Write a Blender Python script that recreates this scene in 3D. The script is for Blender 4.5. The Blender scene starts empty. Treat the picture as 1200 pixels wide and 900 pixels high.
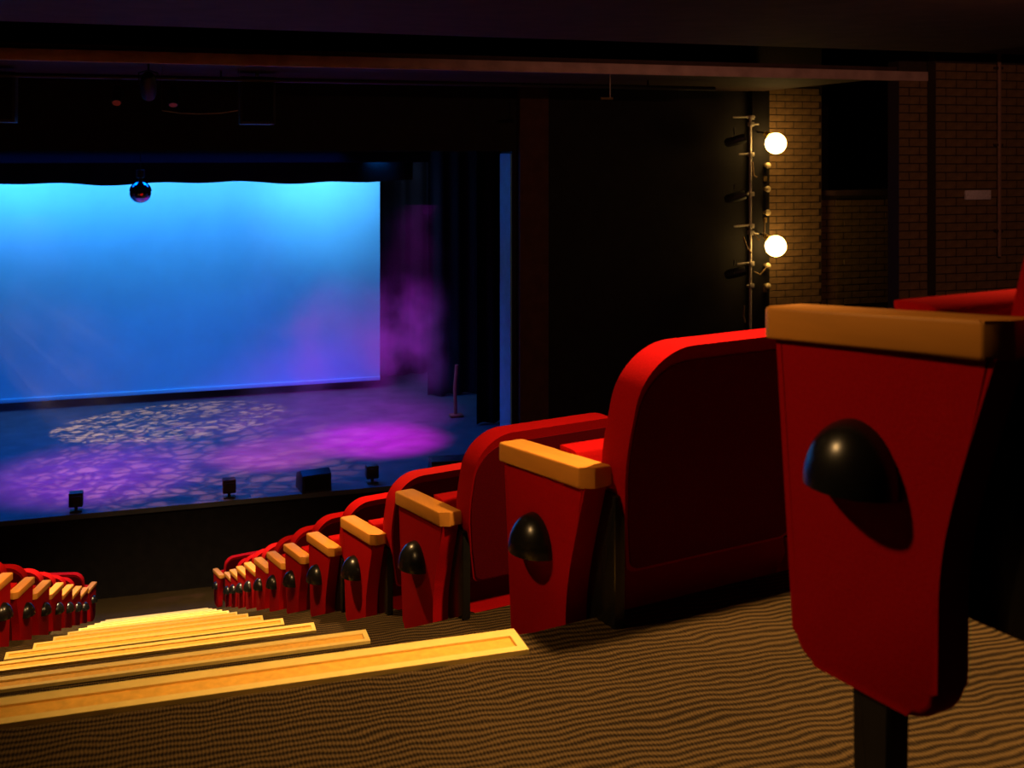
import bpy, bmesh, math, random
from mathutils import Vector, Matrix
random.seed(7)
SC = bpy.context.scene
COL = SC.collection
R = math.radians

# ------------------------------------------------------------------ camera
FPX, HORIZON, YAW = 1300.0, 180.0, 17.5
cam = bpy.data.cameras.new('camera')
cam.sensor_width = 36.0
cam.lens = 36.0 * FPX / 1200.0
cam.shift_y = (HORIZON - 450.0) / 1200.0
cam.clip_start, cam.clip_end = 0.02, 200
cam.dof.use_dof = True
cam.dof.focus_distance = 4.0
cam.dof.aperture_fstop = 9.0
camo = bpy.data.objects.new('camera', cam)
COL.objects.link(camo)
camo.rotation_euler = (R(90), 0, R(-YAW))
SC.camera = camo

# ------------------------------------------------------------------ world and exposure
w = bpy.data.worlds.new('dark_house')
SC.world = w
w.use_nodes = True
w.node_tree.nodes['Background'].inputs[0].default_value = (1.0, 0.5, 0.45, 1)
w.node_tree.nodes['Background'].inputs[1].default_value = 0.0
SC.view_settings.view_transform = 'Standard'
SC.view_settings.look = 'None'
SC.view_settings.exposure = 0.0
SC.view_settings.gamma = 1.0
SC.view_settings.use_curve_mapping = False

# ------------------------------------------------------------------ lights
def aim(o, target):
    d = Vector(target) - o.location
    o.rotation_euler = d.to_track_quat('-Z', 'Y').to_euler()

def spot(name, loc, target, color, power, half, blend=0.5, radius=0.05, gobo=None):
    l = bpy.data.lights.new(name, 'SPOT')
    l.energy, l.color = power, color
    l.spot_size, l.spot_blend, l.shadow_soft_size = R(half * 2), blend, radius
    o = bpy.data.objects.new(name, l)
    COL.objects.link(o)
    o.location = loc
    aim(o, target)
    if gobo:
        l.use_nodes = True
        nt = l.node_tree
        em = nt.nodes['Emission']
        tc = nt.nodes.new('ShaderNodeTexCoord')
        sx = nt.nodes.new('ShaderNodeSeparateXYZ')
        nt.links.new(tc.outputs['Normal'], sx.inputs[0])
        cx = nt.nodes.new('ShaderNodeCombineXYZ')
        for k in (0, 1):
            dv = nt.nodes.new('ShaderNodeMath'); dv.operation = 'DIVIDE'
            nt.links.new(sx.outputs[k], dv.inputs[0]); nt.links.new(sx.outputs[2], dv.inputs[1])
            nt.links.new(dv.outputs[0], cx.inputs[k])
        vo = nt.nodes.new('ShaderNodeTexVoronoi')
        vo.feature = 'DISTANCE_TO_EDGE'
        vo.inputs['Scale'].default_value = gobo[0]
        nz = nt.nodes.new('ShaderNodeTexNoise')
        nz.inputs['Scale'].default_value = gobo[0] * 0.55
        mx = nt.nodes.new('ShaderNodeMixRGB'); mx.inputs[0].default_value = 0.05
        nt.links.new(cx.outputs[0], mx.inputs[1]); nt.links.new(nz.outputs['Color'], mx.inputs[2])
        nt.links.new(cx.outputs[0], nz.inputs['Vector'])
        nt.links.new(mx.outputs[0], vo.inputs['Vector'])
        rp = nt.nodes.new('ShaderNodeMapRange')
        rp.inputs['From Min'].default_value, rp.inputs['From Max'].default_value = 0.06, 0.19
        rp.inputs['To Min'].default_value, rp.inputs['To Max'].default_value = gobo[1], 1.0
        nt.links.new(vo.outputs['Distance'], rp.inputs['Value'])
        n2 = nt.nodes.new('ShaderNodeMapRange')
        n2.inputs['From Min'].default_value, n2.inputs['From Max'].default_value = 0.40, 0.55
        nt.links.new(nz.outputs[0], n2.inputs['Value'])
        mu = nt.nodes.new('ShaderNodeMath'); mu.operation = 'MULTIPLY'
        nt.links.new(rp.outputs[0], mu.inputs[0]); nt.links.new(n2.outputs[0], mu.inputs[1])
        nt.links.new(mu.outputs[0], em.inputs['Strength'])
    return o

def area(name, loc, target, color, power, sx, sy, spread=180):
    l = bpy.data.lights.new(name, 'AREA')
    l.shape, l.size, l.size_y = 'RECTANGLE', sx, sy
    l.energy, l.color, l.spread = power, color, R(spread)
    o = bpy.data.objects.new(name, l)
    COL.objects.link(o)
    o.location = loc
    aim(o, target)
    return o

WARM = (1.0, 0.56, 0.20)
# house lamps above the aisle, plus an added wall fill (fittings are built further down)
HOUSE = {                                    # ceiling downlights: position, target, power, half angle
    'over the aisle beside the upper rows': ((-0.80, 1.75, 0.98), (0.85, 1.55, -0.35), 62, 44),
    'over the upper seats on the globe-lamp side': ((1.25, 1.60, 0.98), (1.20, 1.80, -0.9), 260, 42),
    'over the aisle beside the middle rows': ((-0.50, 4.30, 0.98), (0.05, 4.9, -2.2), 300, 60),
    'over the middle seats on the globe-lamp side': ((1.40, 5.20, 0.98), (1.2, 5.2, -2.5), 420, 52),
    'over the middle seats opposite the globe lamps': ((-1.60, 6.40, 0.98), (-1.3, 7.4, -2.5), 400, 42),
    'added as fill for the house brick wall': ((5.2, 4.6, 0.98), (8.6, 10.6, -0.4), 180, 65),  # added lamp kept out of view, only there to brighten the brick walls
}
for k, (p, q, e, h) in HOUSE.items():
    spot('house_light', p, q, WARM if 'brick' not in k else (1.0, 0.42, 0.25), e, h, 0.8, 0.05)
HOUSE_C = (-0.4, 10.2, 1.25)
spot('house_light', HOUSE_C, (0.1, 10.4, -4.3), (1.0, 0.70, 0.36), 2500, 36, 0.7, 0.05)
# cyclorama batten over the screen
area('cyc_light', (-0.4, 18.9, -0.05), (-0.1, 20.2, -2.9), (0.0, 0.30, 1.0), 112, 8.0, 0.25)
area('cyc_light', (0.2, 19.25, -0.10), (0.2, 20.2, -0.75), (0.42, 0.58, 1.0), 62, 7.4, 0.15)
spot('cyc_light', (2.6, 18.3, -0.1), (2.9, 20.2, -0.6), (0.40, 0.60, 1.0), 150, 44, 1.0, 0.1)
spot('cyc_light', (-2.6, 18.3, -0.1), (-2.6, 20.2, -0.6), (0.30, 0.42, 1.0), 80, 44, 1.0, 0.1)
# stage wash and patterned spots
area('stage_wash', (-0.3, 16.6, 0.1), (-0.3, 16.6, -4.0), (0.0, 0.12, 1.0), 190, 6.0, 1.5, 120)
spot('gobo_light', (-4.4, 17.6, -0.2), (-0.2, 18.6, -4.31), (1.0, 0.60, 0.26), 6500, 12, 0.15, 0.01, gobo=(40, 0.0))
spot('gobo_light', (-2.5, 14.9, 0.1), (0.2, 16.2, -4.31), (1.0, 0.34, 0.42), 2300, 27, 0.8, 0.02, gobo=(22, 0.15))
spot('magenta_light', (3.6, 15.2, 0.1), (3.1, 16.5, -4.31), (0.80, 0.0, 0.9), 4200, 15, 1.0, 0.05)
spot('magenta_light', (1.2, 15.0, 0.1), (1.5, 16.2, -4.31), (0.85, 0.06, 0.7), 2300, 14, 1.0, 0.05)
spot('magenta_light', (-1.6, 15.0, 0.1), (-0.9, 15.9, -4.31), (0.55, 0.01, 1.0), 1900, 22, 1.0, 0.05)
spot('magenta_light', (4.0, 16.4, -0.3), (3.1, 17.8, -3.2), (0.72, 0.02, 1.0), 1500, 28, 1.0, 0.1)
spot('jamb_light', (0.5, 16.6, 0.0), (4.45, 14.35, 0.1), (0.0, 0.20, 1.0), 60, 20, 0.8, 0.1)

# ------------------------------------------------------------------ helpers
def nodes_of(m):
    m.use_nodes = True
    nt = m.node_tree
    return nt, nt.nodes, nt.nodes['Principled BSDF']

def mat(name, color, rough=0.6, noise=0.0, scale=40.0, bump=0.0, metal=0.0, spec=0.5, sheen=0.0, emit=None, coat=0.0, stretch=None):
    m = bpy.data.materials.new(name)
    nt, N, b = nodes_of(m)
    b.inputs['Roughness'].default_value = rough
    b.inputs['Metallic'].default_value = metal
    b.inputs['Specular IOR Level'].default_value = spec
    b.inputs['Sheen Weight'].default_value = sheen
    b.inputs['Coat Weight'].default_value = coat
    if sheen:
        b.inputs['Sheen Tint'].default_value = (*color[:3], 1)
    tc = N.new('ShaderNodeTexCoord')
    mp = N.new('ShaderNodeMapping')
    if stretch: mp.inputs['Scale'].default_value = stretch
    nt.links.new(tc.outputs['Object'], mp.inputs['Vector'])
    nz = N.new('ShaderNodeTexNoise')
    nz.inputs['Scale'].default_value = scale
    nz.inputs['Detail'].default_value = 4
    nt.links.new(mp.outputs[0], nz.inputs['Vector'])
    rp = N.new('ShaderNodeMapRange')
    rp.inputs['From Min'].default_value, rp.inputs['From Max'].default_value = 0.3, 0.7
    rp.inputs['To Min'].default_value, rp.inputs['To Max'].default_value = 1 - noise, 1 + noise
    nt.links.new(nz.outputs[0], rp.inputs['Value'])
    mx = N.new('ShaderNodeVectorMath'); mx.operation = 'SCALE'
    mx.inputs[0].default_value = color[:3]
    nt.links.new(rp.outputs[0], mx.inputs['Scale'])
    nt.links.new(mx.outputs[0], b.inputs['Base Color'])
    if bump:
        bp = N.new('ShaderNodeBump'); bp.inputs['Strength'].default_value = bump
        bp.inputs['Distance'].default_value = 0.004
        nt.links.new(nz.outputs[0], bp.inputs['Height']); nt.links.new(bp.outputs[0], b.inputs['Normal'])
    if emit:
        b.inputs['Emission Color'].default_value = (*emit[:3], 1)
        b.inputs['Emission Strength'].default_value = emit[3]
    return m

def carpet_mat():
    m = bpy.data.materials.new('woven_carpet')
    nt, N, b = nodes_of(m)
    b.inputs['Roughness'].default_value = 0.95
    b.inputs['Specular IOR Level'].default_value = 0.1
    tc = N.new('ShaderNodeTexCoord')
    wv = N.new('ShaderNodeTexWave'); wv.bands_direction = 'Y'
    wv.inputs['Scale'].default_value = 20.0
    wv.inputs['Distortion'].default_value = 7.0
    wv.inputs['Detail'].default_value = 1.5
    wv.inputs['Detail Scale'].default_value = 0.55
    nt.links.new(tc.outputs['Object'], wv.inputs['Vector'])
    w2 = N.new('ShaderNodeTexWave'); w2.bands_direction = 'X'
    w2.inputs['Scale'].default_value = 62.0
    w2.inputs['Distortion'].default_value = 4.0
    nt.links.new(tc.outputs['Object'], w2.inputs['Vector'])
    mx = N.new('ShaderNodeMath'); mx.operation = 'MULTIPLY_ADD'
    mx.inputs[1].default_value = 0.6
    nt.links.new(w2.outputs['Fac'], mx.inputs[0]); nt.links.new(wv.outputs['Fac'], mx.inputs[2])
    nz = N.new('ShaderNodeTexNoise'); nz.inputs['Scale'].default_value = 4.0
    nt.links.new(tc.outputs['Object'], nz.inputs['Vector'])
    ad = N.new('ShaderNodeMath'); ad.operation = 'MULTIPLY_ADD'; ad.inputs[1].default_value = 0.5
    nt.links.new(nz.outputs[0], ad.inputs[0]); nt.links.new(mx.outputs[0], ad.inputs[2])
    cr = N.new('ShaderNodeValToRGB')
    cr.color_ramp.elements[0].position = 0.35
    cr.color_ramp.elements[0].color = (0.010, 0.006, 0.003, 1)
    cr.color_ramp.elements[1].position = 1.0
    cr.color_ramp.elements[1].color = (0.105, 0.068, 0.028, 1)
    rs = N.new('ShaderNodeMath'); rs.operation = 'MULTIPLY'; rs.inputs[1].default_value = 0.58
    nt.links.new(ad.outputs[0], rs.inputs[0])
    nt.links.new(rs.outputs[0], cr.inputs[0])
    nt.links.new(cr.outputs[0], b.inputs['Base Color'])
    bp = N.new('ShaderNodeBump'); bp.inputs['Strength'].default_value = 0.5
    bp.inputs['Distance'].default_value = 0.004
    nt.links.new(mx.outputs[0], bp.inputs['Height']); nt.links.new(bp.outputs[0], b.inputs['Normal'])
    return m

M = {}
M['carpet'] = carpet_mat()
M['red'] = mat('red_wool', (0.40, 0.002, 0.004), 0.9, 0.10, 300, 0.15, spec=0.08, sheen=0.04)
M['maroon'] = mat('maroon_back_cloth', (0.13, 0.002, 0.007), 0.95, 0.15, 300, 0.1, spec=0.05)
M['wood'] = mat('beech_wood', (0.70, 0.29, 0.045), 0.5, 0.16, 18, 0.0, spec=0.22, stretch=(1, 0.12, 1))
M['black_plastic'] = mat('black_plastic', (0.008, 0.008, 0.008), 0.27, 0.1, 60)
M['black_metal'] = mat('black_metal', (0.012, 0.012, 0.012), 0.5, 0.15, 60)
M['nosing'] = mat('nosing_edge', (0.95, 0.72, 0.22), 0.45, 0.06, 60)
M['nosing_in'] = mat('nosing_insert', (0.90, 0.50, 0.07), 0.7, 0.12, 90, 0.2)
M['black_wall'] = mat('black_paint', (0.012, 0.010, 0.010), 0.8, 0.2, 6, 0.1, spec=0.2)
M['brown_wall'] = mat('brown_black_paint', (0.055, 0.030, 0.024), 0.8, 0.2, 6, 0.1, spec=0.2)
M['ceiling'] = mat('dark_ceiling_paint', (0.085, 0.042, 0.028), 0.85, 0.2, 4, spec=0.2)
M['lip'] = mat('lip_paint', (0.50, 0.33, 0.30), 0.8, 0.2, 5, spec=0.2)
M['brick'] = mat('painted_brick', (0.17, 0.10, 0.045), 0.75, 0.25, 9, 0.3, spec=0.25)
M['mortar'] = mat('mortar', (0.035, 0.022, 0.012), 0.9, 0.2, 30)
M['deck'] = mat('stage_deck', (0.10, 0.10, 0.105), 0.6, 0.18, 3, 0.05, spec=0.15)
M['fascia'] = mat('stage_fascia', (0.012, 0.010, 0.010), 0.85, 0.2, 10, spec=0.15)
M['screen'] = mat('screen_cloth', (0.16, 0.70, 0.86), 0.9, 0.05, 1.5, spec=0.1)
M['drape'] = mat('black_drape', (0.012, 0.012, 0.014), 0.95, 0.2, 30, spec=0.1, sheen=0.05)
M['bluedrape'] = mat('navy_drape', (0.008, 0.009, 0.014), 0.95, 0.2, 30, spec=0.1)
M['steel'] = mat('galvanised_steel', (0.55, 0.48, 0.40), 0.45, 0.2, 40, metal=0.2)
M['globe'] = mat('lit_globe', (0.9, 0.85, 0.7), 0.4, emit=(1.0, 0.60, 0.16, 17.0))
M['wood_dull'] = mat('dull_timber', (0.20, 0.12, 0.05), 0.8, 0.2, 12)
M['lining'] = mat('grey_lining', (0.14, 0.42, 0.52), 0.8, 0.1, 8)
M['bulb'] = mat('unlit_bulb', (0.62, 0.50, 0.30), 0.25, 0.05)
M['brass'] = mat('brass', (0.55, 0.38, 0.14), 0.35, 0.1, metal=0.8)
M['mirror'] = mat('mirror_tile', (0.75, 0.75, 0.78), 0.06, 0.1, metal=1.0)
M['plate'] = mat('grey_plate', (0.70, 0.62, 0.68), 0.6, 0.15, 60)
M['conduit'] = mat('conduit_paint', (0.26, 0.14, 0.10), 0.6, 0.15, 30)
M['gel'] = mat('amber_gel', (0.75, 0.22, 0.05), 0.5, 0.15, 60)
M['lens'] = mat('warm_lens', (0.9, 0.8, 0.6), 0.3, emit=(1.0, 0.62, 0.28, 3.0))
M['pilaster'] = mat('pilaster_paint', (0.07, 0.028, 0.018), 0.8, 0.2, 6, spec=0.2)

def mesh_of(bm, name, mats, smooth=35):
    bmesh.ops.recalc_face_normals(bm, faces=bm.faces)
    me = bpy.data.meshes.new(name)
    bm.to_mesh(me); bm.free()
    for m in (mats if isinstance(mats, (list, tuple)) else [mats]):
        me.materials.append(M[m])
    if smooth:
        me.polygons.foreach_set('use_smooth', [True] * len(me.polygons))
        me.set_sharp_from_angle(angle=R(smooth))
    return me

def link(name, me, parent=None, loc=(0, 0, 0), rz=0.0):
    o = bpy.data.objects.new(name, me)
    COL.objects.link(o)
    o.location = loc
    o.rotation_euler = (0, 0, rz)
    if parent: o.parent = parent
    return o

def thing(name, label, cat, loc=(0, 0, 0), rz=0.0, group=None):
    return tag(link(name, None, None, loc, rz), label, cat, group)

def tag(o, label, cat, group=None, kind=None):
    o['label'], o['category'] = label, cat
    if group: o['group'] = group
    if kind: o['kind'] = kind
    return o

def struct(name, me, label=None, cat=None, loc=(0, 0, 0)):
    o = link(name, me, None, loc)
    o['kind'] = 'structure'
    if label: o['label'] = label
    if cat: o['category'] = cat
    return o

def add_box(bm, x0, x1, y0, y1, z0, z1, mi=0):
    v = [bm.verts.new((x, y, z)) for x in (x0, x1) for y in (y0, y1) for z in (z0, z1)]
    for f in ((0, 1, 3, 2), (4, 6, 7, 5), (0, 4, 5, 1), (2, 3, 7, 6), (0, 2, 6, 4), (1, 5, 7, 3)):
        bm.faces.new([v[i] for i in f]).material_index = mi

def box_mesh(name, dims, m, bevel=0.0, seg=2):
    bm = bmesh.new()
    add_box(bm, *dims)
    if bevel:
        bmesh.ops.bevel(bm, geom=bm.edges[:], offset=bevel, segments=seg, affect='EDGES', profile=0.5)
    return mesh_of(bm, name, m)

def add_prism(bm, outline, h0, h1, fn, bevel=0.0, seg=3):
    """outline of (a, b) points, extruded from h0 to h1; fn maps (a, b, h) to a point"""
    lo = [bm.verts.new(fn(a, b, h0)) for a, b in outline]
    hi = [bm.verts.new(fn(a, b, h1)) for a, b in outline]
    n = len(outline)
    f0, f1 = bm.faces.new(lo), bm.faces.new(hi[::-1])
    for i in range(n):
        bm.faces.new((lo[i], hi[i], hi[(i + 1) % n], lo[(i + 1) % n]))
    if bevel:
        es = list(f0.edges) + list(f1.edges)
        bmesh.ops.bevel(bm, geom=es, offset=bevel, segments=seg, affect='EDGES', profile=0.5)

def rounded(pts, rad, seg=6):
    """round the corners of a polygon; rad is a number or one per corner"""
    out, n = [], len(pts)
    for i in range(n):
        r = rad[i] if isinstance(rad, (list, tuple)) else rad
        p, a, b = Vector(pts[i]), Vector(pts[i - 1]), Vector(pts[(i + 1) % n])
        if r <= 0:
            out.append(tuple(p)); continue
        da, db = (a - p), (b - p)
        L = min(r, da.length * 0.49, db.length * 0.49)
        ua, ub = da.normalized(), db.normalized()
        half = ua.angle(ub) / 2
        if half > 1.54:
            out.append(tuple(p)); continue
        R0 = L * math.tan(half)
        ctr = p + (ua + ub).normalized() * (L / math.cos(half))
        v0, v1 = p + ua * L - ctr, p + ub * L - ctr
        tot = v0.angle(v1)
        for k in range(seg + 1):
            t = k / seg
            w0, w1 = math.sin((1 - t) * tot) / math.sin(tot), math.sin(t * tot) / math.sin(tot)
            out.append(tuple(ctr + v0 * w0 + v1 * w1))
    return out

def add_tube(bm, path, rad, seg=10, caps=True):
    rings, n = [], len(path)
    path = [Vector(p) for p in path]
    for i, p in enumerate(path):
        d = (path[min(i + 1, n - 1)] - path[max(i - 1, 0)]).normalized()
        up = Vector((0, 0, 1)) if abs(d.z) < 0.9 else Vector((1, 0, 0))
        u = d.cross(up).normalized(); v = d.cross(u)
        r = rad[i] if isinstance(rad, (list, tuple)) else rad
        rings.append([bm.verts.new(p + (u * math.cos(t) + v * math.sin(t)) * r) for t in [2 * math.pi * k / seg for k in range(seg)]])
    for a, b in zip(rings, rings[1:]):
        for k in range(seg):
            bm.faces.new((a[k], a[(k + 1) % seg], b[(k + 1) % seg], b[k]))
    if caps:
        bm.faces.new(rings[0][::-1]); bm.faces.new(rings[-1])

def tube_mesh(name, path, rad, m, seg=10):
    bm = bmesh.new(); add_tube(bm, path, rad, seg)
    return mesh_of(bm, name, m)

def sphere_mesh(name, r, m, seg=24, c=(0, 0, 0)):
    bm = bmesh.new()
    bmesh.ops.create_uvsphere(bm, u_segments=seg, v_segments=seg // 2, radius=r, matrix=Matrix.Translation(c))
    return mesh_of(bm, name, m, 80)

# ------------------------------------------------------------------ tiers
PITCH, RISE, ANG = 1.0, 0.385, R(12)
EDGE0, Z0, FLOOR_Z = 1.748, -0.812, -5.36
AISLE = 0.60
def edge_pts(i):
    y = EDGE0 + i * PITCH + (0.035 if i == 0 else 0)
    t = math.tan(ANG)
    return [(-7.5, y + t * (7.5 - AISLE)), (-AISLE, y), (AISLE, y), (9.8, y + t * (9.8 - AISLE))]

bm = bmesh.new()
add_box(bm, -7.5, 11.0, 1.0, 14.25, FLOOR_Z - 0.2, FLOOR_Z)
floor = struct('floor', mesh_of(bm, 'floor', 'carpet', 0))
def nosing_mesh():
    bm = bmesh.new()
    # ridged strip: two raised rails with an inlay between, and a short down-turn
    L, Rr = -0.585, 0.485
    add_box(bm, L + .012, Rr - .012, -0.046, -0.014, -0.004, 0.004, 1)
    add_box(bm, L, Rr, -0.060, -0.046, -0.004, 0.008, 0)
    add_box(bm, L, Rr, -0.014, 0.006, -0.030, 0.008, 0)
    add_box(bm, L, L + .012, -0.046, -0.014, -0.004, 0.008, 0)
    add_box(bm, Rr - .012, Rr, -0.046, -0.014, -0.004, 0.008, 0)
    return mesh_of(bm, 'nosing', ['nosing', 'nosing_in'], 0)
NOSE = nosing_mesh()
for i in range(0, 12):
    e1, e0 = edge_pts(i), edge_pts(i - 1)
    if i == 0: e0 = [(p[0], -3.5) for p in e0]
    poly = e1 + [(x, y - 0.02) for x, y in e0[::-1]]
    zt = Z0 - RISE * i
    bm = bmesh.new()
    zb = max(zt - RISE - 0.05, FLOOR_Z) if i < 11 else FLOOR_Z
    add_prism(bm, poly, zb, zt, lambda a, b, h: (a, b, h))
    bmesh.ops.triangulate(bm, faces=[f for f in bm.faces if len(f.verts) > 4])
    st = link('step', mesh_of(bm, 'step', 'carpet', 0), floor)
    no = link('nosing', NOSE, st, (0, e1[1][1], zt))
    if i == 0: no.scale = (1.17, 1.25, 1)

# ------------------------------------------------------------------ seats
TILT = math.tan(R(4.3))
def arm_z(y): return 0.640 - TILT * y      # top of the armrest, y negative to the rear
LEAN = 0.31
def backfn(a, b, h):                        # a across, b height, h thickness from front to rear
    return (a, -0.268 - LEAN * (b - 0.66) - h, b)

def seat_parts(end):
    P = {}
    # side panel
    out = rounded([(-0.003, 0.612), (-0.288, 0.632), (-0.244, 0.50), (-0.224, 0.42), (-0.222, 0.262), (-0.032, 0.260)],
                  [0.004, 0.006, 0.06, 0.05, 0.036, 0.030])
    bm = bmesh.new()
    add_prism(bm, out, 0.006, 0.050, lambda a, b, h: (h, a, b), 0.009, 3)
    P['side_panel'] = mesh_of(bm, 'side_panel', 'red')
    # armrest
    bm = bmesh.new()
    out = rounded([(-0.002, 0.012), (0.056, 0.012), (0.056, -0.296), (0.020, -0.296), (-0.002, -0.278)], [0.012, 0.012, 0.004, 0.002, 0.002], 4)
    add_prism(bm, out, 0.0, 0.036, lambda a, b, h: (a, b, arm_z(b) - 0.036 + h), 0.004, 2)
    P['armrest'] = mesh_of(bm, 'armrest', 'wood')
    # post and foot
    bm = bmesh.new()
    add_prism(bm, rounded([(-0.108, 0.33), (-0.160, 0.33), (-0.154, 0.012), (-0.112, 0.012)], 0.002, 2), 0.012, 0.044, lambda a, b, h: (h, a, b), 0.003, 1)
    add_box(bm, 0.0, 0.058, -0.20, -0.07, 0.0, 0.012)
    P['post'] = mesh_of(bm, 'post', 'black_metal')
    if end:
        # hooded step lamp on the panel
        bm = bmesh.new()
        cy, cz, ry, rz_, rx = -0.122, 0.470, 0.056, 0.066, 0.046
        na, nb = 20, 10
        grid = []
        for i in range(na + 1):
            th = math.pi * i / na
            row = []
            for j in range(nb + 1):
                p = math.pi / 2 * j / nb
                yy, zz, xx = math.cos(th) * math.cos(p), math.sin(th) * math.cos(p), math.sin(p)
                zdrop = 0
                row.append(bm.verts.new((0.006 - rx * xx, cy + ry * yy, cz + rz_ * zz - zdrop * (1 - math.sin(th)))))
            grid.append(row)
        for i in range(na):
            for j in range(nb):
                bm.faces.new((grid[i][j], grid[i + 1][j], grid[i + 1][j + 1], grid[i][j + 1]))
        bmesh.ops.remove_doubles(bm, verts=bm.verts, dist=1e-4)
        bmesh.ops.solidify(bm, geom=bm.faces[:], thickness=0.003)
        P['lamp_hood'] = mesh_of(bm, 'lamp_hood', 'black_plastic', 50)
        bm = bmesh.new()
        add_box(bm, -0.010, 0.007, cy - 0.022, cy + 0.022, cz - 0.004, cz + 0.026)
        bmesh.ops.bevel(bm, geom=bm.edges[:], offset=0.004, segments=2, affect='EDGES')
        P['lamp_lens'] = mesh_of(bm, 'lamp_lens', 'black_plastic')
    # backrest
    x0, x1 = 0.047, 0.522
    def back_outline(i, j, seg=12):     # inset i at the sides and foot, j at the top
        return rounded([(x0 + .05 + i, 0.462 + i), (x1 - .05 - i, 0.462 + i), (x1 - .025 - i, 0.56), (x1 - i, 0.68), (x1 - i, 0.880 - j), (x0 + i, 0.876 - j), (x0 + i, 0.68), (x0 + .025 + i, 0.56)],
                       [0.02, 0.02, 0.04, 0.05, 0.125 - j, 0.125 - j, 0.05, 0.04], seg)
    bm = bmesh.new()
    add_prism(bm, back_outline(0, 0), 0.0, 0.072, backfn, 0.012, 4)
    P['backrest'] = mesh_of(bm, 'backrest', 'red', 50)
    bm = bmesh.new()
    add_prism(bm, back_outline(0.006, 0.026), 0.068, 0.0745, backfn, 0.002, 2)
    P['back_panel'] = mesh_of(bm, 'back_panel', 'maroon', 50)
    P['hinge_housing'] = box_mesh('hinge_housing', (0.050, 0.072, -0.312, -0.20, 0.36, 0.612), 'black_plastic', 0.004)
    # tipped-up seat cushion, its rear edge now lowest and bowed
    sx0, sx1, n = 0.052, 0.518, 14
    low = [(sx0 + (sx1 - sx0) * k / n, 0.405 - 0.075 * math.sin(math.pi * k / n) ** 0.8) for k in range(n + 1)]
    out = low + [(sx1, 0.660), (sx0, 0.660)]
    bm = bmesh.new()
    def cush(a, b, h):      # wedge: thicker at the raised front edge
        t = (b - 0.33) / 0.33
        return (a, -0.122 - 0.065 * (1 - t) - h * 0.062, b)
    add_prism(bm, out, 0.0, 1.0, cush, 0.012, 3)
    P['seat_cushion'] = mesh_of(bm, 'seat_cushion', 'red', 50)
    bm = bmesh.new()
    out = [(x * 0.9 + 0.0289, z + 0.03) for x, z in low] + [(sx1 * .9 + .0289, 0.62), (sx0 * .9 + .0289, 0.62)]
    add_prism(bm, out, 0.0, 0.014, lambda a, b, h: (a, -0.106 - 0.065 * (1 - (b - 0.33) / 0.33) - h, b), 0.004, 2)
    P['seat_pan'] = mesh_of(bm, 'seat_pan', 'black_plastic', 50)
    bm = bmesh.new()
    add_tube(bm, [(0.03, -0.20, 0.44), (0.54, -0.20, 0.44)], 0.014, 8)
    P['hinge_bar'] = mesh_of(bm, 'hinge_bar', 'black_metal')
    return P

def mirrored(P):
    Q = {}
    for k, me in P.items():
        bm = bmesh.new(); bm.from_mesh(me)
        for v in bm.verts: v.co.x = -v.co.x
        bmesh.ops.reverse_faces(bm, faces=bm.faces[:])
        m2 = me.copy(); bm.to_mesh(m2); bm.free()
        Q[k] = m2
    return Q
END_R, IN_R = seat_parts(True), seat_parts(False)
END_L, IN_L = mirrored(END_R), mirrored(IN_R)
ORD = ['', 'front', 'second', 'third', 'fourth', 'fifth', 'sixth', 'seventh', 'eighth', 'ninth', 'tenth', 'eleventh', 'twelfth', 'thirteenth', 'fourteenth']
def row_word(k):
    n = 14 - k
    return 'front row, nearest stage' if n == 1 else ORD[n] + ' row up from the stage'
def seat(P, loc, rz, label, group):
    t = thing('theatre_seat', label, 'seat', loc, rz, group)
    for k, me in P.items():
        link(k, me, t)
    return t
SEATW = 0.535
for k in range(1, 14):
    y = 1.044 + (k - 1) * PITCH
    z = Z0 - RISE * (k - 1) if k < 13 else FLOOR_Z
    xr, xl = (0.622, -0.715) if k < 13 else (0.55, -0.69)
    x_, y_ = (0.028, 0.056) if k == 1 else (0, 0)
    for j in range(2):
        what = 'red aisle-end seat' if j == 0 else 'red seat next in from aisle-end'
        seat(END_R if j == 0 else IN_R, (xr + x_ + j * SEATW * math.cos(ANG), y + y_ + j * SEATW * math.sin(ANG), z), ANG,
             f'{what}, globe-lamp side, {row_word(k)}' , 'red seats on the globe-lamp side of the aisle')
        if k >= 4:
            seat(END_L if j == 0 else IN_L, (xl - j * SEATW * math.cos(ANG), y + j * SEATW * math.sin(ANG), z), -ANG,
                 f'{what}, opposite the globe lamps, {row_word(k)}', 'red seats across the aisle from the globe lamps')

# ------------------------------------------------------------------ stage
DECK, SY = -4.31, 14.20
stage = struct('stage', None)
link('deck', box_mesh('deck', (-9, 9, SY, 22.0, DECK - 0.06, DECK), 'deck'), stage)
link('fascia', box_mesh('fascia', (-9, 9, SY + 0.02, SY + 0.10, FLOOR_Z, DECK - 0.06), 'fascia'), stage)

# screen
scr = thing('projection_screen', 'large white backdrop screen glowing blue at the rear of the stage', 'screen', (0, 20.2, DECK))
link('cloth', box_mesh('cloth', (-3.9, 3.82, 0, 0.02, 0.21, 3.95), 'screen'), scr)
link('bottom_bar', box_mesh('bottom_bar', (-3.9, 3.82, -0.03, 0.03, 0.145, 0.215), 'screen', 0.01), scr)
link('top_bar', tube_mesh('top_bar', [(-3.95, 0, 3.97), (3.87, 0, 3.97)], 0.03, 'black_metal'), scr)
link('hanging_wire', tube_mesh('hanging_wire', [(-3, 0, 3.97), (-3, 0, 5.6)], 0.006, 'black_metal', 6), scr)
link('hanging_wire', tube_mesh('hanging_wire', [(3, 0, 3.97), (3, 0, 5.6)], 0.006, 'black_metal', 6), scr)

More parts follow.
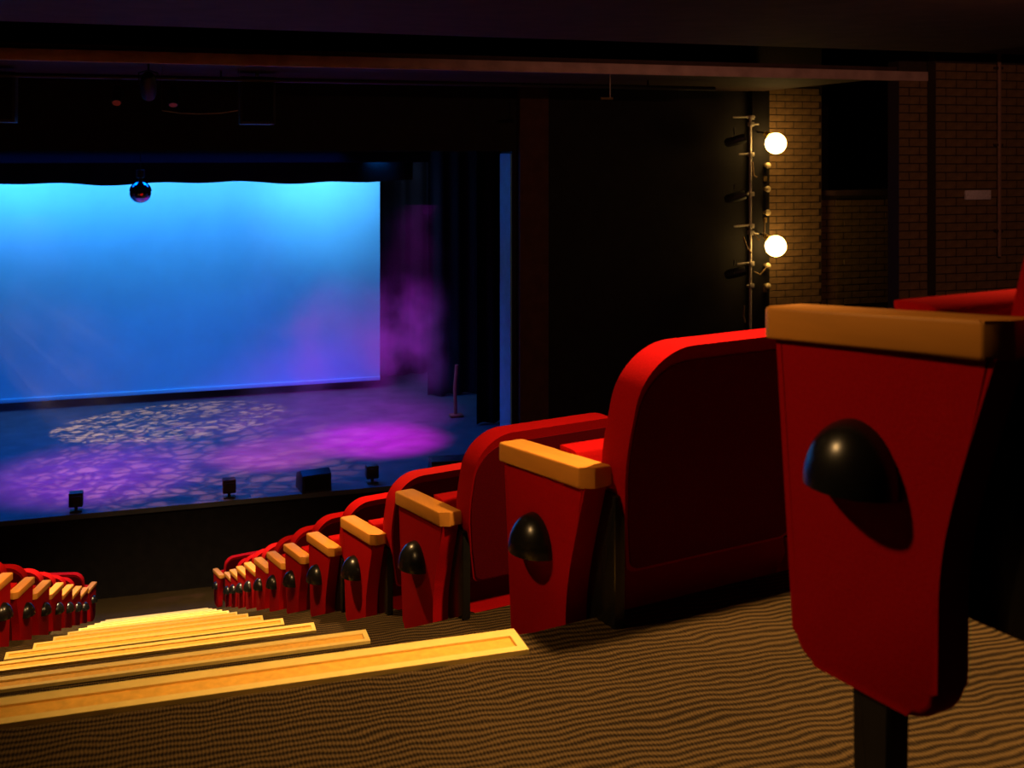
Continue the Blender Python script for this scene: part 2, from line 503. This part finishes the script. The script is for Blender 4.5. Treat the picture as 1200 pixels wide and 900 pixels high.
def drape_mesh(name, x0, x1, z0, z1, amp, wl, m, hem=0.0, n=None):
    bm = bmesh.new()
    n = n or int((x1 - x0) / wl * 8)
    fr, bk = [], []
    for i in range(n + 1):
        x = x0 + (x1 - x0) * i / n
        y = amp * math.sin(2 * math.pi * x / wl) + 0.4 * amp * math.sin(2 * math.pi * x / wl * 0.37 + 1)
        h = hem * (0.5 * math.sin(x * 2.1) + 0.5 * math.sin(x * 4.7 + 2))
        for lst, dy in ((fr, 0), (bk, 0.012)):
            lst.append((bm.verts.new((x, y * 1.2 + dy, z0 + h)), bm.verts.new((x, y + dy, (z0 + z1) / 2)), bm.verts.new((x, y * 0.7 + dy, z1))))
    for lst, sgn in ((fr, 1), (bk, -1)):
        for a, b in zip(lst, lst[1:]):
            for k in (0, 1):
                q = (a[k], b[k], b[k + 1], a[k + 1])
                bm.faces.new(q if sgn > 0 else q[::-1])
    for a, b, c, d in zip(fr, fr[1:], bk, bk[1:]):
        bm.faces.new((a[0], b[0], d[0], c[0])); bm.faces.new((a[2], c[2], d[2], b[2]))
    for a, c in ((fr[0], bk[0]), (fr[-1], bk[-1])):
        for k in (0, 1): bm.faces.new((a[k], a[k + 1], c[k + 1], c[k]))
    return mesh_of(bm, name, m, 60)

def drape(label, loc, x0, x1, z0, z1, amp, wl, m, hem=0.0, name='stage_drape', group=None):
    t = thing(name, label, 'curtain', loc, 0, group)
    link('cloth', drape_mesh('cloth', x0, x1, z0, z1, amp, wl, m, hem), t)
    link('hanging_bar', tube_mesh('hanging_bar', [(x0 - .05, 0, z1), (x1 + .05, 0, z1)], 0.025, 'black_metal', 8), t)
    return t
drape('black border curtain with uneven hem hanging just above the blue screen', (0, 18.0, -0.5), -5.5, 3.95, 0.04, 1.1, 0.04, 0.8, 'bluedrape', 0.03, 'border_curtain')
drape('full-width black backcloth hanging behind the blue screen', (0, 21.2, DECK), -6.5, 6.5, 0.02, 5.4, 0.05, 0.35, 'drape', 0.0, 'backcloth')
drape('black side leg curtain beside the edge of the blue screen', (0, 19.2, DECK), 4.50, 6.2, 0.02, 5.4, 0.06, 0.32, 'drape')
drape('black side leg curtain between the proscenium jamb and the rear leg', (0, 17.0, DECK), 4.75, 6.4, 0.02, 5.4, 0.06, 0.32, 'drape')
drape('black side leg curtain on the stage side away from the globe lamps', (0, 18.4, DECK), -6.6, -4.9, 0.02, 5.4, 0.06, 0.32, 'drape')

beam = tag(link('header_beam', box_mesh('header_beam', (-6, 4.12, 17.45, 17.60, -0.14, 0.05), 'bluedrape', 0.01)),
           'dark blue-lit box beam hung across the stage above the screen', 'beam')

# mirror ball
t = thing('mirror_ball', 'small mirror ball hanging in front of the blue screen', 'mirror ball', (-0.28, 15.8, -0.52))
bm = bmesh.new()
bmesh.ops.create_uvsphere(bm, u_segments=26, v_segments=15, radius=0.148)
link('ball', mesh_of(bm, 'ball', 'mirror', 0), t)
link('motor', tube_mesh('motor', [(0, 0, .145), (0, 0, .19), (0, 0, .20), (0, 0, .30)], [0.03, 0.03, 0.06, 0.06], 'black_metal'), t)
link('chain', tube_mesh('chain', [(0, 0, .3), (0, 0, 1.4)], 0.006, 'black_metal', 6), t)

# things along the stage edge
def stage_lamp(x, y, label, s=1.0, m='black_metal', rz=0.0):
    t = thing('footlight', label, 'stage lamp', (x, y, DECK), rz, 'small footlights along the stage edge')
    b = link('base', box_mesh('base', (-.07 * s, .07 * s, -.06, .06, 0, .02), 'black_metal', .004), t)
    link('yoke', box_mesh('yoke', (-.018, .018, -.015, .015, .02, .08), 'black_metal'), t)
    h = link('head', box_mesh('head', (-.08 * s, .08 * s, -.06, .08, .065, .235 * s), m, .012), t)
    link('cooling_fin', box_mesh('cooling_fin', (-.06 * s, .06 * s, -.075, -.06, .09, .20 * s), m, .004), h)
    return t
stage_lamp(-0.99, 14.32, 'small black footlight on the stage edge, farthest from the wedge speaker')
stage_lamp(0.80, 14.32, 'small bronze footlight on the stage edge, next to the wedge speaker on the mirror-ball side', m='brown_wall')
stage_lamp(2.62, 14.40, 'small black footlight on the stage edge on the proscenium-jamb side of the wedge speaker')
t = thing('wedge_speaker', 'black wedge monitor speaker lying on the stage edge', 'speaker', (1.86, 14.36, DECK), R(8))
bm = bmesh.new()
add_prism(bm, [(-.14, 0), (.20, 0), (.16, .20), (-.04, .27), (-.14, .22)], -.19, .19, lambda a, b, h: (h, a, b), .008, 2)
link('cabinet', mesh_of(bm, 'cabinet', 'black_metal'), t)
bm = bmesh.new(); add_box(bm, -.16, .16, -.150, -.140, .03, .20)
link('grille', mesh_of(bm, 'grille', 'drape'), t)
t = thing('equipment_case', 'low black case at the stage edge beside the proscenium jamb', 'case', (3.75, 14.62, DECK), R(-5))
link('body', box_mesh('body', (-.3, .3, -.15, .15, 0, .15), 'black_metal', .02), t)
link('lid', box_mesh('lid', (-.3, .3, -.15, .15, .152, .18), 'black_metal', .012), t)
t = thing('stage_brace', 'short pale timber brace standing at the edge of the wing curtain', 'stage brace', (4.58, 17.6, DECK))
link('upright', tube_mesh('upright', [(0, 0, .03), (-.01, 0, .45), (.02, 0, .85)], 0.03, 'wood_dull', 8), t)
link('foot', box_mesh('foot', (-.1, .12, -.08, .08, 0, .05), 'wood_dull', .02), t)

# ------------------------------------------------------------------ proscenium and house shell
ws = struct('wall_front', None)
link('jamb', box_mesh('jamb', (4.45, 8.0, 14.1, 14.6, FLOOR_Z, 1.6), 'black_wall'), ws)
link('jamb', box_mesh('jamb', (-9.0, -4.9, 14.1, 14.6, FLOOR_Z, 1.6), 'black_wall'), ws)
link('header', box_mesh('header', (-4.9, 4.45, 14.1, 14.6, 0.03, 1.6), 'black_wall'), ws)
link('jamb_lining', box_mesh('jamb_lining', (4.43, 4.45, 14.12, 14.6, DECK, 0.0), 'lining'), ws)
link('pilaster', box_mesh('pilaster', (4.52, 4.92, 13.98, 14.1, FLOOR_Z, 0.9), 'pilaster'), ws)
struct('ceiling', box_mesh('ceiling', (-9, 11, -3.5, 9.6, 1.05, 1.35), 'ceiling'))
struct('ceiling_upper', box_mesh('ceiling_upper', (-9, 11, 9.3, 22.2, 1.6, 1.8), 'black_wall'))
so = struct('ceiling_soffit', box_mesh('ceiling_soffit', (-9, 8.17, 10.89, 14.1, 0.89, 1.0), 'brown_wall'))
struct('trim_1', box_mesh('trim_1', (-9, 8.5, 10.83, 10.89, 0.84, 0.95), 'lip', 0.006))
struct('wall_left', box_mesh('wall_left', (-9.2, -9.0, -3.5, 22.2, FLOOR_Z, 1.8), 'black_wall'))
struct('wall_back', box_mesh('wall_back', (-9.2, 11.2, -3.7, -3.5, FLOOR_Z, 1.8), 'black_wall'))
struct('wall_stage', box_mesh('wall_stage', (-9.2, 11.2, 22.0, 22.2, FLOOR_Z, 1.8), 'black_wall'))
struct('wall_side', box_mesh('wall_side', (11.0, 11.2, -3.5, 22.2, FLOOR_Z, 1.8), 'black_wall'))

BH, BW = 0.0975, 0.285
BRICK = box_mesh('brick', (0, BW - .014, -0.012, 0, 0.006, BH - 0.006), 'brick', 0.003, 1)
HALF = box_mesh('half_brick', (0, BW / 2 - .014, -0.012, 0, 0.006, BH - 0.006), 'brick', 0.003, 1)
def brick_wall(parent, x0, x1, z0, z1, y):
    n = int((z1 - z0) / BH)
    for r in range(n):
        x = x0
        zz = z1 - (r + 1) * BH
        if r % 2:
            link('brick', HALF, parent, (x, y, zz)); x += BW / 2
        while x < x1 - 0.05:
            left = x1 - x
            if left < BW - 0.01:
                o = link('brick', BRICK, parent, (x, y, zz)); o.scale.x = (left - 0.004) / BW
            else:
                link('brick', BRICK, parent, (x, y + random.uniform(-.003, .002), zz))
            x += BW
wr = struct('wall_right', box_mesh('wall_right', (8.0, 9.19, 14.1, 14.6, FLOOR_Z, 1.6), 'mortar'))
brick_wall(wr, 8.30, 9.19, -2.3, 0.95, 14.1)
wn = struct('wall_niche', None)
link('niche_back', box_mesh('niche_back', (9.19, 11.0, 14.9, 15.0, FLOOR_Z, 1.6), 'black_wall'), wn)
lw = link('lower_wall', box_mesh('lower_wall', (9.19, 11.0, 14.2, 14.9, FLOOR_Z, -0.62), 'mortar'), wn)
brick_wall(lw, 9.20, 10.75, -2.3, -0.68, 14.2)
link('sill', box_mesh('sill', (9.19, 11.0, 14.14, 14.9, -0.62, -0.54), 'brown_wall', 0.008), wn)
wp = struct('wall_pillar', box_mesh('wall_pillar', (8.10, 8.57, 10.86, 11.06, FLOOR_Z, 1.6), 'mortar'))
brick_wall(wp, 8.10, 8.57, -1.9, 0.86, 10.86)
wh = struct('wall_house', box_mesh('wall_house', (8.48, 11.0, 10.70, 10.85, FLOOR_Z, 1.6), 'mortar'))
brick_wall(wh, 8.48, 9.75, -1.9, 1.05, 10.70)

# ------------------------------------------------------------------ wall fittings
t = thing('wall_plate', 'small pale grey rectangular plate on the dark brick wall', 'wall plate', (9.04, 10.665, -0.48))
link('plate', box_mesh('plate', (-.175, .175, -.012, .022, -.055, .055), 'plate', .004), t)
for sx in (-.155, .155):
    link('screw', tube_mesh('screw', [(sx, -.012, 0), (sx, -.016, 0)], .008, 'steel', 8), t)
t = thing('conduit_pipe', 'thin vertical conduit pipe with a side branch on the brick wall', 'pipe', (9.32, 10.64, -1.2))
link('riser', tube_mesh('riser', [(0, 0, 0), (0, 0, 2.62)], .022, 'conduit', 10), t)
link('branch', tube_mesh('branch', [(0, 0, 2.44), (1.2, 0, 2.44)], .018, 'conduit', 10), t)
for zz in (.3, 1.3, 2.2):
    link('bracket', box_mesh('bracket', (-.05, .05, -.01, .044, zz - .015, zz + .015), 'brown_wall', .003), t)

# lamp strip with globes
board = thing('lamp_board', 'dark upright board carrying a row of small unlit bulbs', 'lamp board', (8.13, 13.98, -2.6))
link('board', box_mesh('board', (-.14, .14, .02, .10, 0, 3.5), 'black_wall', .006), board)
def zpx(y, d=15.55): return (180 - y) / 1300 * d
for yy in (194, 222, 250, 313, 337):
    zz = zpx(yy) + 2.6
    s = link('bulb_socket', tube_mesh('bulb_socket', [(.06, .02, zz), (.06, -.03, zz)], .026, 'brass', 10), board)
    link('bulb', sphere_mesh('bulb', .045, 'bulb', 16, (.06, -.07, zz)), s)
for yy in (210, 259, 342):
    zz = zpx(yy) + 2.6
    link('junction_box', box_mesh('junction_box', (.035, .085, -.01, .02, zz - .035, zz + .035), 'brass', .005), board)
for k, yy in enumerate((168, 289)):
    zz = zpx(yy, 15.45)
    t = thing('globe_lamp', ('upper' if k == 0 else 'lower') + ' of two glowing round globe lamps beside the brick wall', 'lamp', (8.19, 13.70, zz))
    link('globe', sphere_mesh('globe', .148, 'globe', 32), t)
    link('collar', tube_mesh('collar', [(-.09, .02, .10), (-.12, .08, .14)], [.05, .04], 'brass', 12), t)
    link('arm', tube_mesh('arm', [(-.12, .08, .14), (-.12, .2, .16), (-.11, .30, .16)], .014, 'black_metal', 8), t)

# boom pole
boom = thing('lighting_boom', 'tall thin steel boom pole with clamp arms beside the globe lamps', 'lighting pole', (7.86, 13.82, FLOOR_Z))
def bz(y): return (180 - y) / 1300 * 15.29 - FLOOR_Z
def bx(p): return (p - 878) / 1300 * 15.29 * 1.06
link('pole', tube_mesh('pole', [(0, 0, 0), (0, 0, bz(135))], .020, 'steel', 10), boom)
link('base', tube_mesh('base', [(0, 0, 0), (0, 0, .03), (0, 0, .06)], [.22, .22, .05], 'black_metal', 20), boom)
for a, b, yy, zt in ((855, 882, 137, 136), (876, 887, 145, 145), (862, 881, 181, 180), (872, 880, 228, 227), (856, 881, 266, 265), (876, 887, 274, 275), (860, 881, 311, 309), (872, 880, 337, 336)):
    c = link('clamp_arm', tube_mesh('clamp_arm', [(bx(a), -.03, bz(yy)), (bx(b), -.03, bz(zt))], .014, 'steel', 8), boom)
    link('clamp', box_mesh('clamp', (-.035, .035, -.055, .03, bz(yy) - .03, bz(yy) + .03), 'steel', .006), c)
for pts in ([(878, 190), (880, 206), (884, 208)], [(867, 279), (872, 292), (877, 298)], [(880, 275), (886, 283), (893, 274), (894, 258)], [(880, 320), (888, 324), (896, 316)], [(868, 360), (867, 372), (869, 380)]):
    bm = bmesh.new()
    add_tube(bm, [(bx(p), -.05, bz(q)) for p, q in pts], .012, 6)
    link('cable', mesh_of(bm, 'cable', 'wood_dull'), boom)

def lantern(name, label, loc, rz, tilt, s=1.0, gel=True, group='stage lanterns'):
    t = thing(name, label, 'stage light', loc, rz, group)
    c, si = math.cos(tilt), math.sin(tilt)
    def tr(y, z): return (0, y * c - z * si, y * si + z * c)
    bm = bmesh.new()
    add_tube(bm, [tr(.22 * s, 0), tr(.16 * s, 0), tr(0, 0), tr(-.18 * s, 0), tr(-.26 * s, 0)], [.06 * s, .10 * s, .11 * s, .11 * s, .095 * s], 14)
    b = link('body', mesh_of(bm, 'body', 'black_metal'), t)
    bm = bmesh.new()
    add_tube(bm, [tr(-.262 * s, 0), tr(-.268 * s, 0)], .085 * s, 14)
    link('lens', mesh_of(bm, 'lens', 'gel' if gel else 'black_plastic'), b)
    bm = bmesh.new()
    add_tube(bm, [(-.13 * s, 0, 0), (-.13 * s, 0, .16 * s), (0, 0, .20 * s), (.13 * s, 0, .16 * s), (.13 * s, 0, 0)], .012 * s, 6)
    add_tube(bm, [(0, 0, .2 * s), (0, 0, .30 * s)], .018 * s, 6)
    link('yoke', mesh_of(bm, 'yoke', 'black_metal'), t)
    return t
for yy, sfx in ((165, 'top'), (232, 'middle'), (322, 'lowest')):
    lantern('stage_lantern', f'black stage lantern clamped on the boom pole, {sfx} of its stack', (7.86 + bx(859), 13.85, bz(yy) + FLOOR_Z), R(60), R(-15), 0.62, False, 'lanterns on the boom pole')

# front-of-house bar with hanging gear
bar = thing('lighting_bar', 'black lighting bar hung under the soffit in front of the stage', 'lighting bar', (0, 12.3, 0.80))
link('bar', tube_mesh('bar', [(-6, 0, 0), (6.5, 0, 0)], .025, 'black_metal', 8), bar)
for x in (-3.5, 0.6, 5.6):
    link('drop_rod', tube_mesh('drop_rod', [(x, 0, 0), (x, 0, .088)], .012, 'black_metal', 6), bar)
def fx(px, Y):
    u = (px - 600) / 1300; th = R(YAW)
    return Y * (u * math.cos(th) + math.sin(th)) / (math.cos(th) - u * math.sin(th))
lantern('stage_lantern', 'black stage lantern on the bar under the soffit, between the two hanging speakers, lens down', (fx(137, 12.3), 12.3, .627), 0, R(50), 0.5)
lantern('stage_lantern', 'black stage lantern on the bar under the soffit, beside the sagging wire', (fx(203, 12.3), 12.3, .627), 0, R(60), 0.5)
lantern('stage_lantern', 'amber-lensed stage lantern tucked up under the pale soffit lip', (fx(174, 11.5), 11.5, .680), R(180), R(35), 0.7)
def hanging_speaker(px, label):
    x = fx(px, 12.5)
    t = thing('hanging_speaker', label, 'speaker', (x, 12.5, 0.32), 0, 'black hanging speakers')
    link('cabinet', box_mesh('cabinet', (-.19, .19, -.14, .14, 0, .52), 'black_metal', .012), t)
    link('grille', box_mesh('grille', (-.165, .165, -.152, -.14, .03, .49), 'drape', .004), t)
    link('bracket', tube_mesh('bracket', [(0, 0, .52), (0, 0, .57)], .02, 'steel', 8), t)
hanging_speaker(301, 'black hanging loudspeaker under the soffit, on the proscenium-jamb side of the mirror ball')
hanging_speaker(-4, 'black hanging loudspeaker under the soffit, on the far side of the mirror ball')
t = thing('sagging_wire', 'thin pale sagging wire strung under the soffit before the stage', 'wire', (fx(235, 11.9), 11.9, 0.42))
link('wire', tube_mesh('wire', [(-.38, 0, .02), (-.2, 0, -.005), (0, 0, -.01), (.2, 0, 0), (.38, 0, .03)], .005, 'steel', 6), t)
for x in (-.38, .38):
    link('drop_wire', tube_mesh('drop_wire', [(x, 0, .02), (x, 0, .47)], .003, 'black_metal', 5), t)
t = thing('hanging_hook', 'small steel trapeze hook dangling under the soffit lip', 'hook', (fx(711, 11.2), 11.2, .60))
link('rod', tube_mesh('rod', [(.04, 0, 0), (.04, 0, .29)], .006, 'steel', 6), t)
link('crossbar', tube_mesh('crossbar', [(-.07, 0, 0), (.07, 0, 0)], .014, 'brass', 8), t)

# house lamp fittings, one more for the added wall fill
for k, (loc, q, e, h) in HOUSE.items():
    lab = 'round warm ceiling downlight ' + k
    t = thing('ceiling_downlight', lab, 'ceiling light', (loc[0], loc[1], 1.05))
    bm = bmesh.new()
    add_tube(bm, [(0, 0, 0), (0, 0, -.02)], [.14, .13], 20)
    link('trim_ring', mesh_of(bm, 'trim_ring', 'black_metal'), t)
    bm = bmesh.new()
    add_tube(bm, [(0, 0, -.021), (0, 0, -.03)], [.09, .08], 20)
    link('lens', mesh_of(bm, 'lens', 'lens'), t)

# ------------------------------------------------------------------ haze over the stage
hm = bpy.data.materials.new('stage_haze')
hm.use_nodes = True
nt = hm.node_tree
for n in list(nt.nodes):
    if n.type == 'BSDF_PRINCIPLED': nt.nodes.remove(n)
out = [n for n in nt.nodes if n.type == 'OUTPUT_MATERIAL'][0]
vs = nt.nodes.new('ShaderNodeVolumeScatter')
vs.inputs['Color'].default_value = (0.9, 0.9, 0.95, 1)
vs.inputs['Anisotropy'].default_value = 0.1
tc = nt.nodes.new('ShaderNodeTexCoord')
nz = nt.nodes.new('ShaderNodeTexNoise')
nz.inputs['Scale'].default_value = 1.5
nz.inputs['Detail'].default_value = 4
nt.links.new(tc.outputs['Object'], nz.inputs['Vector'])
rp = nt.nodes.new('ShaderNodeMapRange')
rp.inputs['From Min'].default_value, rp.inputs['From Max'].default_value = 0.40, 0.60
rp.inputs['To Min'].default_value, rp.inputs['To Max'].default_value = 0.02, 1.0
nt.links.new(nz.outputs[0], rp.inputs['Value'])
total = None
for c, rad, dens in (((3.8, 0.2, 1.2), 1.3, 0.45), ((2.1, 1.0, 1.4), 1.6, 0.42), ((-1.6, 0.9, 0.8), 1.8, 0.06)):
    sb = nt.nodes.new('ShaderNodeVectorMath'); sb.operation = 'DISTANCE'
    sb.inputs[1].default_value = c
    nt.links.new(tc.outputs['Object'], sb.inputs[0])
    mr = nt.nodes.new('ShaderNodeMapRange'); mr.interpolation_type = 'SMOOTHSTEP'
    mr.inputs['From Min'].default_value, mr.inputs['From Max'].default_value = rad, 0.0
    mr.inputs['To Min'].default_value, mr.inputs['To Max'].default_value = 0.0, dens
    nt.links.new(sb.outputs['Value'], mr.inputs['Value'])
    ad = nt.nodes.new('ShaderNodeMath'); ad.operation = 'ADD'
    ad.inputs[1].default_value = 0.003
    nt.links.new(mr.outputs[0], ad.inputs[0])
    if total: nt.links.new(total, ad.inputs[1])
    total = ad.outputs[0]
mu = nt.nodes.new('ShaderNodeMath'); mu.operation = 'MULTIPLY'
nt.links.new(total, mu.inputs[0]); nt.links.new(rp.outputs[0], mu.inputs[1])
nt.links.new(mu.outputs[0], vs.inputs['Density'])
nt.links.new(vs.outputs[0], out.inputs['Volume'])
M['haze'] = hm
haze = link('stage_haze', box_mesh('stage_haze', (-4.8, 4.42, -2.6, 2.2, 0, 3.5), 'haze'), None, (0, 17.4, DECK + 0.02))
tag(haze, 'thin drifting haze over the stage catching magenta light', 'haze', kind='stuff')
